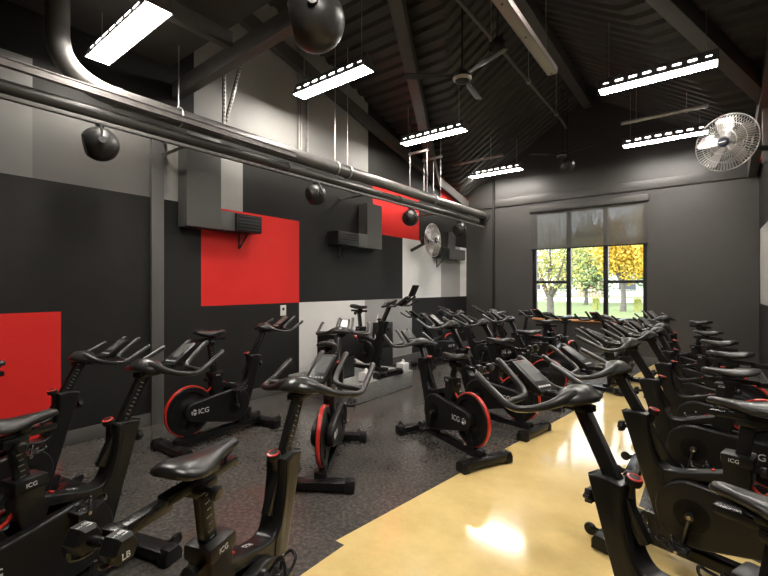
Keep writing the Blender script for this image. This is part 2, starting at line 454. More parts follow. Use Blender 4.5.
# ------------------------------------------------------------------ window
WY = YF+.12
w = MB()
def bar(x0, x1, z0, z1, d=.06): w.box(x0, x1, WY-d/2, WY+d/2, z0, z1, .004)
mx = [WX0+.03, -2.38, -1.65, WX1-.03]
for x in mx: bar(x-.045, x+.045, WZ0, WZ1, .09)
bar(WX0, WX1, WZ0, WZ0+.06); bar(WX0, WX1, WZ1-.07, WZ1)
bar(mx[0], mx[1], 1.58, 1.64); bar(mx[2], mx[3], 1.58, 1.64); bar(mx[1], mx[2], 2.58, 2.64)
win = struct(w.build('window_1', mat('window_frame_black', (.012, .012, .012), .4)))
for i in range(3):
    g = MB(); g.box(mx[i]+.03, mx[i+1]-.03, WY-.004, WY+.004, WZ0+.05, WZ1-.05); g.build('window_pane', M['glass'], win, smooth=False)
s_ = MB(); s_.box(WX0+.02, WX1-.02, YF-.075, YF+.10, WZ0-.035, WZ0, .004); s_.build('window_sill', M['sill'], win)
rs = empty('roller_shade', ((WX0+WX1)/2, YF-.002, WZ1+.10))
tag(rs, 'dark mesh roller shade drawn halfway down the far window', 'window shade')
hw = (WX1-WX0)/2
h = MB(); h.box(-hw-.03, hw+.03, -.085, 0, -.13, .0, .006); h.build('cassette', M['wall_grey'], rs)
h = MB(); h.box(-hw-.015, hw+.015, -.044, -.042, -.96, -.11); h.build('fabric', M['shade'], rs, smooth=False)
h = MB(); h.box(-hw-.015, hw+.015, -.053, -.033, -.985, -.955, .004); h.build('hem_bar', M['wall_black'], rs)

# ------------------------------------------------------------------ outdoors
g = MB(); g.box(-90, 60, YF+.3, 110, -.25, -.05); struct(g.build('ground_lawn', M['grass'], smooth=False))
g = MB(); g.box(-90, 60, 47, 66, -.05, -.03); struct(g.build('ground_paving', M['paving'], smooth=False))
def tree(name, x, y, th, cr, crz, lm, label, n=5200, seed=1, leaf=.09):
    rnd = random.Random(seed)
    r = empty(name, (x, y, -.05)); tag(r, label, 'tree', 'trees outside the window')
    tb = MB()
    tb.tube(smooth_path([(0, 0, 0, .20), (.03, 0, th*.4, .15), (0, .03, th, .13)], 4) and [p[:3] for p in smooth_path([(0, 0, 0, .20), (.03, 0, th*.4, .15), (0, .03, th, .13)], 4)],
            [p[3] for p in smooth_path([(0, 0, 0, .20), (.03, 0, th*.4, .15), (0, .03, th, .13)], 4)], 9)
    tips = []
    for k in range(9):
        a = k*2.4+rnd.random(); L = cr*(.6+.4*rnd.random())
        p0 = Vector((0, 0, th*(.75+.25*rnd.random()))); p2 = p0+Vector((math.cos(a)*L*.8, math.sin(a)*L*.8, crz*(.5+.6*rnd.random())))
        p1 = p0.lerp(p2, .5)+Vector((0, 0, -.2+.3*rnd.random()))
        tb.tube([p0, p1, p2], [.075, .045, .012], 6); tips += [p1, p2]
        for q in range(2):
            e = p1+Vector((rnd.uniform(-1, 1), rnd.uniform(-1, 1), rnd.uniform(.1, 1)))*cr*.4
            tb.tube([p1, e], [.03, .008], 5); tips.append(e)
    tb.build('trunk', M['trunk'], r)
    f = MB()
    for k in range(n):
        c = rnd.choice(tips)
        p = c+Vector((rnd.gauss(0, .34), rnd.gauss(0, .34), rnd.gauss(0, .30)))*cr*.62
        u = Vector((rnd.uniform(-1, 1), rnd.uniform(-1, 1), rnd.uniform(-1, 1))).normalized()
        v = u.cross(Vector((rnd.uniform(-1, 1), rnd.uniform(-1, 1), rnd.uniform(-1, 1)))).normalized()
        sz = leaf*(.6+.8*rnd.random())
        f.quad(p-u*sz, p+v*sz*.55, p+u*sz, p-v*sz*.55)
    fo = f.build('foliage', lm, r, smooth=False); fo['kind'] = 'stuff'
tree('yellow_tree', -4.15, 30.5, 1.9, 1.95, 3.6, M['leaf_y'], 'tree with bright yellow autumn leaves behind the right pane', n=7000, seed=3, leaf=.12)
tree('pale_tree', -5.0, 17.6, 1.25, 1.9, 3.0, M['leaf_p'], 'branching tree with sparse pale leaves behind the left pane', n=2800, seed=5, leaf=.065)
tree('green_tree', -8.3, 40.0, 1.6, 3.6, 4.2, M['leaf_g'], 'green leafy tree behind the middle pane of the window', n=7000, seed=8, leaf=.15)
tree('green_tree', -3.6, 45.5, 1.7, 2.6, 2.2, M['leaf_g'], 'small far green tree low behind the yellow tree', n=4200, seed=11, leaf=.14)
for i, (x, y) in enumerate([(-5.9, 31.5), (-3.4, 31.0), (-2.1, 30.0)]):
    r = MB(); rnd = random.Random(40+i)
    for k in range(420):
        a = rnd.uniform(0, 2*PI); L = rnd.uniform(.5, 1.0); b = rnd.uniform(.1, .45)
        p0 = Vector((rnd.gauss(0, .06), rnd.gauss(0, .06), 0)); p1 = p0+Vector((math.cos(a)*b*L*.5, math.sin(a)*b*L*.5, L*.7)); p2 = p0+Vector((math.cos(a)*b*L*1.2, math.sin(a)*b*L*1.2, L*.95))
        sd = Vector((-math.sin(a), math.cos(a), 0))*.014
        r.quad(p0-sd, p0+sd, p1+sd, p1-sd); r.quad(p1-sd, p1+sd, p2+sd*.2, p2-sd*.2)
    o = r.build('ornamental_grass', M['leaf_p'], smooth=False); o.location = (x, y, -.05)
    tag(o, ['clump of tall ornamental grass left of the yellow tree trunk', 'clump of tall ornamental grass right of the yellow tree trunk', 'clump of tall ornamental grass by the right edge of the window'][i], 'grass clump', 'ornamental grasses on the lawn', 'thing')
b = empty('far_building', (-22, 78, -.05)); tag(b, 'low pale building with a brick entrance across the street', 'building')
q = MB(); q.box(-26, 30, 0, 8, 0, 4.6, .02); q.build('wall_block', M['stucco'], b)
q = MB(); q.box(4.6, 8.4, -.4, 0, 0, 4.2, .02); q.build('entrance', M['brick'], b)
q = MB(); q.box(-26.3, 30.3, -.4, 8.3, 4.6, 5.0, .02); q.build('roof_edge', M['base_grey'], b)
for x in (-20, -12, -3, 1.8, 12, 20):
    q = MB(); q.box(x-1.2, x+1.2, -.05, .02, .9, 3.0); q.build('glazing', M['dark_glass'], b)
fn = empty('metal_fence', (-21.5, 46.5, -.05)); tag(fn, 'thin white metal fence along the far path outside', 'fence')
q = MB()
for i in range(60): q.box(i*.28, i*.28+.04, -.02, .02, 0, 1.3)
q.box(0, 16.6, -.025, .025, 1.22, 1.3); q.box(0, 16.6, -.025, .025, .15, .21); q.build('railing', M['white'], fn)

# world: bright overcast sky
W = bpy.data.worlds.new('sky'); S.world = W; W.use_nodes = True
nt = W.node_tree; bg = nt.nodes['Background']
bg.inputs[0].default_value = (0.90, 0.95, 1.0, 1); bg.inputs[1].default_value = 5.0
sun = bpy.data.lights.new('sun', 'SUN'); sun.energy = 4.0; sun.angle = .2; sun.color = (1, .95, .86)
so = bpy.data.objects.new('sun', sun); COL.objects.link(so); so.rotation_euler = (math.radians(48), 0, math.radians(-35)); so.location = (0, 0, 20)

# ------------------------------------------------------------------ ceiling lamps
LAMP_L, LAMP_W = 1.22, .205
def make_lamp():
    r = empty('ceiling_lamp', (0, 0, 0))
    h = MB()
    L, Wd = LAMP_L/2, LAMP_W/2
    # hood: inverted trough in sheet metal, open below
    prof = [(-Wd, 0), (-.035, .15), (.035, .15), (Wd, 0), (Wd-.012, 0), (.028, .14), (-.028, .14), (-Wd+.012, 0)]
    h.prism([(p[0], p[1]) for p in prof], -L, L, 0, mtx=Matrix.Rotation(PI/2, 4, 'Z'))
    for sgn in (-1, 1):
        h.prism([(-Wd-.003, -.004), (Wd+.003, -.004), (.04, .154), (-.04, .154)], sgn*L-.005, sgn*L+.005, 0, mtx=Matrix.Rotation(PI/2, 4, 'Z'))
    h.build('housing', M['housing'], r)
    l = MB(); l.box(-L+.01, L-.01, -Wd+.014, Wd-.014, -.004, .012); l.build('lens', M['lens'], r, smooth=False)
    for sgn in (-1, 1):
        for i in range(8):
            x = -L+.085+i*(2*L-.17)/7
            ww = .042 if i not in (0, 7) else .03
            hh = .0095 if i not in (0, 7) else .004
            ang = math.atan2(Wd-.035, .15)*sgn
            hh *= 1.5
            sl = MB(); sl.box(x-ww, x+ww, -.003, .003, -hh, hh, .002, Matrix.Translation((0, sgn*(Wd-(Wd-.035)*.48+.0015), .072)) @ Matrix.Rotation(ang, 4, 'X')); sl.build('side_slot', M['slot'], r)
    return r
LAMP = make_lamp()
lamps = [
 (-3.83, 1.47, 3.58, 'bright ceiling lamp hung above the round black speaker and elbow duct', 3.98),
 (-3.72, 3.78, 4.05, 'bright slotted ceiling lamp below the large black globe, near the light upper wall', None),
 (-3.69, 6.19, 4.05, 'slotted ceiling lamp hanging under the left sloping beam, middle one of the left row', None),
 (-3.75, 9.00, 4.05, 'slotted ceiling lamp near the far left corner, smallest of the left row', None),
 (-.49, 6.10, 4.05, 'bright slotted ceiling lamp left above the large silver wall fan', None),
 (-.57, 8.72, 4.05, 'slotted ceiling lamp partly behind the large silver wall fan', None),
 (-.49, 3.50, 4.05, 'slotted ceiling lamp of the right row, overhead out of view', None),
 (-.49, 0.90, 3.58, 'slotted ceiling lamp of the right row nearest the camera, overhead out of view', 3.98),
]
for i, (x, y, z, lab, top) in enumerate(lamps):
    o = LAMP if i == 0 else copy_tree(LAMP)
    o.location = (x, y, z); tag(o, lab, 'ceiling lamp', 'ceiling lamps in two rows')
    for sx in (-.5, .5):
        zt = (top if top else roof_z(x+sx, y)+.02) - z
        c = MB(); c.tube([(sx, 0, .145), (sx, 0, zt)], .004, 6); c.build('suspension_wire', M['galv'], o)

# ------------------------------------------------------------------ pipes on the left wall
def rod_hanger(mb, x, y, z, r, ztop):
    pts = [(x+(r+.012)*math.cos(a), y, z+(r+.012)*math.sin(a)) for a in [2*PI*k/20 for k in range(21)]]
    mb.tube(pts, .009, 6, caps=False)
    mb.tube([(x, y, z+r+.01), (x, y, ztop)], .007, 6)
p = empty('main_pipe', (-4.30, 1.13, 3.24)); tag(p, 'long thick steel pipe bending from the ceiling and running along the left wall', 'pipe')
path = [(0, 0, .74), (0, 0, .45)] + smooth_path([(0, 0, .36), (0, .03, .22), (0, .12, .10), (0, .27, .025), (0, .45, 0)], 5) + [(0, 1.2, 0), (0, YF-.03-1.13, 0)]
m = MB(); m.tube(path, .088, 20); m.build('pipe_run', M['pipe'], p)
for yy in (.45, 3.65, 6.5):
    m = MB(); m.lathe([(.087, -.025), (.094, -.025), (.094, .025), (.087, .025)], (0, yy, 0), (0, 1, 0), 20); m.build('coupling', M['pipe'], p)
m = MB(); m.lathe([(.087, -.02), (.13, -.02), (.13, .02), (.087, .02)], (0, YF-.05-1.13, 0), (0, 1, 0), 20); m.build('wall_flange', M['pipe_dark'], p)
p = empty('steel_channel', (-4.17, 0, 3.185)); tag(p, 'pale flat steel channel in front of the thick pipe, ending above the round wall speaker', 'channel')
m = MB(); m.box(-.022, .018, YN+.05, 3.58, -.034, .034, .004); m.box(.016, .028, YN+.05, 3.58, .024, .034, .002); m.box(.016, .028, YN+.05, 3.58, -.034, -.024, .002); m.build('channel_body', M['channel'], p)
p = empty('lower_pipe', (-4.31, 0, 3.05)); tag(p, 'thinner dark steel pipe just below the thick pipe on the left wall', 'pipe')
m = MB(); m.tube([(0, YN+.05, 0), (0, 9.22, 0)], .055, 16); m.build('pipe_run', M['pipe_dark'], p)
for yy in (3.6, 6.1, 8.3):
    m = MB(); m.lathe([(.055, -.04), (.066, -.04), (.066, .04), (.055, .04)], (0, yy, 0), (0, 1, 0), 16); m.build('coupling', M['pipe_dark'], p)
m = MB(); m.lathe([(0, 9.20), (.07, 9.20), (.07, 9.26), (0, 9.26)], (0, 0, 0), (0, 1, 0), 16); m.build('pipe_cap', M['pipe_dark'], p)
p = empty('cable_tray', (-4.26, 0, 2.955)); tag(p, 'dark perforated strut rail under the pipes along the left wall', 'rail')
m = MB(); m.box(-.02, .02, YN+.05, YF-.1, -.016, .016, .003)
m.mi = 1
for i in range(60): m.box(.0202, .0212, 2.4+i*.1, 2.4+i*.1+.05, -.006, .006)
m.build('strut_rail', [M['steel_dark'], M['sheen_black']], p)
for i, yy in enumerate((.4, 2.2, 5.1, 7.3, 9.0)):
    m = MB(); m.box(XL+4.26, -.02, yy-.015, yy+.015, -.012, .012, .003); m.build('wall_bracket', M['steel_dark'], p)
hang = [(2.15, 'clevis hanger with a wide hook holding the thick pipe above the grey column'), (4.45, 'rod hanger ring on the thick pipe, left of a pair beside the upper wall joint'),
        (4.72, 'rod hanger ring on the thick pipe, right of a pair beside the upper wall joint'), (7.25, 'rod hanger ring on the thick pipe below the small trapeze bars')]
for yy, lab in hang:
    m = MB(); rod_hanger(m, 0, 0, 0, .09, (3.98 if yy < 2.3 else cross_z(yy)+.02)-3.24)
    o = m.build('pipe_hanger', M['galv']); o.location = (-4.30, yy, 3.24)
    tag(o, lab, 'pipe hanger', 'hangers along the thick pipe')
for i, (yy, lab) in enumerate([(6.62, 'small trapeze bar hanging by two rods under the left rafter'), (7.12, 'small trapeze bar nearest the red corner panel, hung by two rods')]):
    r = empty('trapeze_hanger', (-4.25, yy, 4.02)); tag(r, lab, 'hanger', 'trapeze hangers over the pipes')
    m = MB(); m.box(-.22, .22, -.02, .02, -.02, .02, .003); m.build('crossbar', M['galv'], r)
    for sx in (-.19, .19):
        m = MB(); m.tube([(sx, 0, -.78), (sx, 0, max(.05, cross_z(yy)-4.02+.02))], .006, 6); m.build('rod', M['galv'], r)
r = empty('strut_brace', (-4.30, 2.66, 3.33)); tag(r, 'perforated steel strut brace with a diagonal leg standing on the thick pipe', 'brace')
for nm, a_, b_ in (('upright', Vector((0, 0, 0)), Vector((0, 0, .80))), ('diagonal', Vector((0, .03, .05)), Vector((0, .29, 1.06)))):
    m = MB(); m.beam(a_, b_, .03, .03, .002); m.mi = 1
    dv = (b_-a_).normalized()
    for i in range(int((b_-a_).length/.045)-1):
        q = a_+dv*(.03+i*.045)
        for off in (Vector((.0155, 0, 0)), Vector((0, -.0155, 0))): m.beam(q+off, q+off+dv*.024, .014 if off.x else .0012, .0012 if off.x else .014, up=off.normalized() if off.x else (1, 0, 0))
    m.build(nm, [M['galv'], M['sheen_black']], r)
m = MB(); m.beam((0, -.03, .74), (0, .55, 1.10), .03, .03, .002); m.build('top_strut', M['galv'], r)

# ------------------------------------------------------------------ globe speakers
def globe(loc, r, aim, lab, drop):
    o = empty('globe_speaker', loc); tag(o, lab, 'speaker', 'black globe speakers')
    m = MB()
    a = Vector(aim).normalized()
    prof = [(r*math.sin(t), r*math.cos(t)) for t in [PI*k/22 for k in range(0, 23)]]
    prof = [(x, hgt) for x, hgt in prof if hgt < r*.80]
    m.lathe([(0, r*.70), (r*.52, r*.72), (r*.60, r*.80)] + prof[0:], (0, 0, 0), a, 32); m.build('shell', M['sheen_black'], o)
    m = MB(); m.lathe([(0, r*.74), (r*.20, r*.80), (r*.30, r*.745), (r*.5, r*.735)], (0, 0, 0), a, 24); m.build('driver', M['fan_dark'], o)
    m = MB()
    sd = a.cross(Vector((0, 0, 1))).normalized()
    pts = [sd*(r+.012)*math.cos(t)+Vector((0, 0, 1))*(r+.012)*math.sin(t) for t in [PI*k/16 for k in range(17)]]
    m.tube(pts, .010, 6); m.tube([(0, 0, r+.01), (0, 0, drop)], .011, 8)
    m.lathe([(0, drop-.02), (.035, drop-.02), (.035, drop), (0, drop)], (0, 0, 0), (0, 0, 1), 12)
    for sg in (-1, 1): m.lathe([(0, r*.93), (.028, r*.93), (.028, r+.02), (0, r+.02)], (0, 0, 0), sd*sg, 12)
    m.build('yoke_bracket', M['fan_dark'], o)
AIM = (-.22, -.95, -.22)
globe((-4.26, 1.43, 2.765), .148, AIM, 'round black globe speaker on the grey wall panel left of the column', .178)
globe((-4.26, 4.02, 2.775), .145, AIM, 'round black globe speaker above the black wall between the red panel and grille box', .168)
globe((-4.26, 6.36, 2.755), .150, AIM, 'round black globe speaker in front of the upper red wall panel', .188)
globe((-4.26, 8.28, 2.74), .155, AIM, 'round black globe speaker nearest the far left corner', .203)
globe((-1.72, 1.62, 2.98), .165, (-.72, -.66, -.22), 'large black globe speaker at the top edge, nearest of the hanging globes', 1.005)
globe((-2.09, 5.1, 4.55), .105, (-.5, -.8, -.3), 'small dim globe speaker high under the ridge beside the ceiling fan', main_z(-2.09)-4.55+.03)
globe((-2.12, 8.62, 3.86), .135, (-.5, -.8, -.3), 'black globe speaker hanging under the far ceiling fan above the window', main_z(-2.12)-3.86+.03)

# ------------------------------------------------------------------ ceiling fans
def ceiling_fan(loc, ztop, rot, lab):
    o = empty('ceiling_fan', loc, rot); tag(o, lab, 'ceiling fan', 'ceiling fans under the ridge')
    m = MB(); m.lathe([(0, -.06), (.07, -.055), (.10, -.02), (.10, .02), (.06, .06), (.025, .08), (0, .08)], (0, 0, 0), (0, 0, 1), 24); m.build('motor', M['fan_dark'], o)
    m = MB(); m.tube([(0, 0, .05), (0, 0, ztop-loc[2])], .012, 8); m.lathe([(0, 0), (.05, 0), (.05, .04), (0, .06)], (0, 0, ztop-loc[2]-.06), (0, 0, 1), 16); m.build('downrod', M['fan_dark'], o)
    m = MB(); m.lathe([(.085, -.052), (.105, -.03), (.108, -.02), (.09, -.04)], (0, 0, 0), (0, 0, 1), 24); m.build('trim_ring', M['galv'], o)
    for k in range(3):
        a = k*2*PI/3
        m = MB()
        R = Matrix.Rotation(a, 4, 'Z') @ Matrix.Translation((.10, 0, 0)) @ Matrix.Rotation(.2, 4, 'X')
        m.prism([(0, -.02), (.12, -.024), (.2, -.048), (.50, -.054), (.56, -.04), (.56, .035), (.50, .044), (.2, .042), (.12, .022), (0, .02)], -.004, .004, .001, mtx=R @ Matrix.Rotation(PI/2, 4, 'X'))
        m.build('fan_blade', M['fan_dark'], o)
ceiling_fan((-2.2, 4.35, 3.9), main_z(-2.2)+.02, 3.80, 'black three bladed ceiling fan high in the middle of the vault')
ceiling_fan((-2.25, 8.75, 4.12), main_z(-2.25)+.02, 3.85, 'black three bladed ceiling fan above the far window')
p = empty('ceiling_conduit', (-2.13, 0, 4.62)); tag(p, 'thin grey conduit running lengthwise under the roof ridge', 'conduit')
m = MB(); m.tube([(0, 2.5, .0), (0, 8.3, 0), (0, 8.55, -.06)], .022, 10); m.build('tube_run', M['pipe'], p)
for yy in (3.6, 5.0, 6.4, 7.9):
    m = MB(); m.tube([(0, yy, 0), (0.0, yy, roof_z(-2.2, yy)-4.62+.02)], .006, 6); m.lathe([(.021, -.02), (.035, -.02), (.035, .02), (.021, .02)], (0, yy, 0), (0, 1, 0), 12); m.build('drop_rod', M['galv'], p)
p = empty('suspended_channel', (-1.38, 4.97, 3.92)); tag(p, 'pale unlit metal channel hanging lengthwise at the top of the vault', 'channel')
m = MB(); m.box(-.055, .055, -2.4, 0, 0, .012, .002); m.box(-.055, -.045, -2.4, 0, 0, .07, .002); m.box(.045, .055, -2.4, 0, 0, .07, .002); m.build('channel_body', M['strut_pink'], p)
for yy in (-.04, -.9, -1.5, -2.2):
    m = MB(); m.lathe([(0, -.002), (.012, -.002), (.012, .0), (0, .0)], (0, yy, 0), (0, 0, 1), 10); m.build('bolt', M['sheen_black'], p)
for yy in (-.25, -1.8):
    m = MB(); m.tube([(0, yy, .01), (0, yy, roof_z(-1.38, 4.97+yy)-3.92)], .005, 6); m.build('wire', M['galv'], p)
for (x, y, lab) in [(-.52, 7.75, 'unlit hanging tube rail between two lamps left of the large fan'), (-3.78, 8.15, 'unlit hanging tube rail just above the far left lamp')]:
    p = empty('tube_rail', (x, y, 4.15)); tag(p, lab, 'hanging rail', 'unlit tube rails')
    m = MB(); m.tube([(-.56, 0, 0), (.56, 0, 0)], .028, 10); m.build('tube_run', M['galv'], p)
    for sx in (-.35, .3):
        m = MB(); m.tube([(sx, 0, .02), (sx, 0, roof_z(x+sx, y)-4.15)], .005, 6); m.lathe([(.028, -.02), (.036, -.02), (.036, .02), (.028, .02)], (sx, 0, 0), (1, 0, 0), 10); m.build('wire', M['galv'], p)

# ------------------------------------------------------------------ wall fans
def wall_fan(loc, ang, mount, lab, tilt=0.0):
    o = empty('wall_fan', loc, ang); tag(o, lab, 'fan', 'silver wall fans')
    o.rotation_euler = (0, tilt, ang)
    R = .335
    m = MB()   # wire cage: local +x is the front
    for sgn, dep in ((1, .075), (-1, .085)):
        for k in range(60):
            a = 2*PI*k/60
            c, s = math.cos(a), math.sin(a)
            tw = .25*sgn
            pts = []
            for f in (1.0, .93, .7, .45, .2):
                aa = a+tw*(1-f)
                x = sgn*dep*(1-f**3.0)
                pts.append((x, R*f*math.cos(aa), R*f*math.sin(aa)))
            m.tube(pts, .0022, 4, caps=False)
        for f in (1.0, .70, .42):
            x = sgn*dep*(1-f**3.0)
            m.tube([(x, R*f*math.cos(2*PI*k/48), R*f*math.sin(2*PI*k/48)) for k in range(49)], .0065 if f == 1 else .0028, 6, caps=False)
    m.build('cage', M['fan_metal'], o)
    for k in range(5):
        m = MB(); a = 2*PI*k/5
        B = Matrix.Rotation(a, 4, 'X') @ Matrix.Translation((0, 0, .05)) @ Matrix.Rotation(.5, 4, 'Z')
        m.prism([(-.035, 0), (-.085, .12), (-.10, .22), (-.06, .255), (.06, .245), (.09, .17), (.05, .05), (.035, 0)], -.003, .003, .001, mtx=B @ Matrix.Rotation(PI/2, 4, 'Z'))
        m.build('fan_blade', M['fan_blade'], o)
    m = MB(); m.lathe([(0, .092), (.05, .088), (.056, .075), (.05, .062), (0, .06)], (0, 0, 0), (1, 0, 0), 24)
    badge = m.build('hub_badge', M['hub_blue'], o)
    m = MB(); m.box(.090, .0925, -.035, .035, -.005, .005); m.build('badge_stripe', M['white_print'], badge)
    m = MB(); m.lathe([(0, .05), (.035, .05), (.035, -.06), (.075, -.085), (.08, -.24), (.05, -.27), (0, -.27)], (0, 0, 0), (1, 0, 0), 24); m.build('motor', M['fan_dark'], o)
    # bracket to the wall, in the fan's own frame
    inv = (Matrix.Translation(loc) @ o.rotation_euler.to_matrix().to_4x4()).inverted()
    e = inv @ Vector(mount)
    m = MB(); m.beam((-.2, 0, -.05), e, .05, .06, .006); m.build('bracket_arm', M['fan_dark'], o)
wall_fan((-4.36, 7.33, 2.44), math.radians(2), (XL, 7.18, 2.24), 'silver caged wall fan on the white panel of the left wall')
wall_fan((.205, 6.6, 3.26), math.radians(-117), (XR, 6.85, 3.15), 'large silver caged fan mounted high by the right wall', .06)

# ------------------------------------------------------------------ wall grille boxes (L shaped ducts with louvred ends)
def duct_box(name, y_vert, y_horiz, y_louv, z0, z1, ztop, lab, depth=.20):
    o = empty(name, (XL, y_vert[0], z0)); tag(o, lab, 'duct', 'grey wall ducts with louvred ends')
    y0 = y_vert[0]
    ya, yb = min(y_vert[0], y_horiz[0])-y0, max(y_vert[1], y_horiz[1])-y0
    m = MB()
    m.box(.002, depth, y_vert[0]-y0, y_vert[1]-y0, 0, ztop-z0, .004)
    if yb-ya > y_vert[1]-y_vert[0]+.01:
        if y_horiz[1] > y_vert[1]: m.box(.002, depth, y_vert[1]-y0-.004, y_horiz[1]-y0, 0, z1-z0, .004)
        else: m.box(.002, depth, y_horiz[0]-y0, y_vert[0]-y0+.004, 0, z1-z0, .004)
    m.build('duct_body', M['duct_grey'], o)
    la, lb = y_louv[0]-y0, y_louv[1]-y0
    m = MB(); m.box(.002, depth+.03, la, lb, .0, z1-z0-.01, .006); lv = m.build('louvre_box', M['plastic'], o)
    m = MB()
    for i in range(5):
        z = .03+i*(z1-z0-.07)/4
        m.box(depth+.03, depth+.040, la+.03, lb-.03, z-.006, z+.006, .002)
    m.build('louvre_slats', M['sheen_black'], lv)
    m = MB(); yc = (la+lb)/2
    m.beam((.01, yc, -.20), (.01, yc, 0), .02, .012); m.beam((.01, yc, -.19), (depth, yc, -.005), .02, .012); m.build('support_bracket', M['fan_dark'], o)
duct_box('louvred_duct', (2.39, 2.81), (2.39, 3.0), (3.0, 3.37), 2.19, 2.42, 3.25, 'grey L shaped wall duct with louvred end over the red panel')
duct_box('louvred_duct', (5.55, 5.96), (5.30, 5.96), (4.80, 5.30), 2.17, 2.40, 2.95, 'grey L shaped wall duct with louvred end over the black panel')
duct_box('louvred_duct', (8.42, 8.75), (8.42, 9.25), (8.03, 8.42), 2.14, 2.38, 2.75, 'dark wall duct with louvred end under the farthest globe speaker')

o = empty('wall_outlet', (XL, 3.90, 1.165)); tag(o, 'small white outlet plate on the wall below the red panel', 'outlet')
m = MB(); m.box(0, .008, -.05, .05, -.075, .075, .004); m.build('plate', M['white'], o)
m = MB(); m.box(.008, .0095, -.02, .02, .0, .04, .001); m.build('socket', M['sheen_black'], o)

# ------------------------------------------------------------------ instructor platform and things on it
PZ = .24
m = MB(); m.box(-4.76, -3.52, 3.95, 5.33, 0.001, PZ, .012); tag(m.build('platform', M['platform']), 'low grey carpeted platform against the left wall under the instructor bike', 'platform')
def cabinet(x0, x1, y0, y1, z0, z1, lab):
    o = empty('floor_speaker', ((x0+x1)/2, (y0+y1)/2, z0)); tag(o, lab, 'speaker')
    hx, hy, hz = (x1-x0)/2, (y1-y0)/2, z1-z0
    m = MB(); m.box(-hx, hx, -hy, hy, 0.001, hz, .01); m.build('cabinet', M['plastic'], o)
    m = MB(); m.box(hx, hx+.012, -hy+.015, hy-.015, hz*.52, hz-.02, .004); m.box(hx, hx+.012, -hy+.015, hy-.015, .03, hz*.48, .004); m.build('speaker_grille', M['sheen_black'], o)
cabinet(-4.25, -3.93, 4.04, 4.46, PZ, .86, 'black speaker cabinet on the grey platform left of the instructor bike')
cabinet(-4.75, -4.55, 5.88, 6.22, 0, .86, 'narrow black speaker cabinet by the wall right of the platform')
for (yy, lab) in [(4.33, 'small white box on the left front corner of the platform'), (5.2, 'small white box on the right front corner of the platform')]:
    o = empty('white_box', (-3.62, yy, PZ)); tag(o, lab, 'box', 'white boxes on the platform')
    m = MB(); m.box(-.065, .065, -.075, .075, .001, .12, .012); m.build('box_body', M['white'], o)
    m = MB(); m.tube(smooth_path([(0, 0, .12), (.01, .01, .14), (-.01, .0, .165)], 3), [.03, .026, .02, .018, .02, .015, .005], 8); m.build('tissue', M['white'], o)
m = MB(); m.tube(smooth_path([(-4.76, 6.05, 1.0), (-4.70, 5.9, .7), (-4.6, 5.75, .25), (-4.4, 5.55, .02), (-4.1, 5.45, .008)], 6), .008, 6)
tag(m.build('power_cord', M['white']), 'thin white power cord hanging down the wall beside the platform', 'cord')

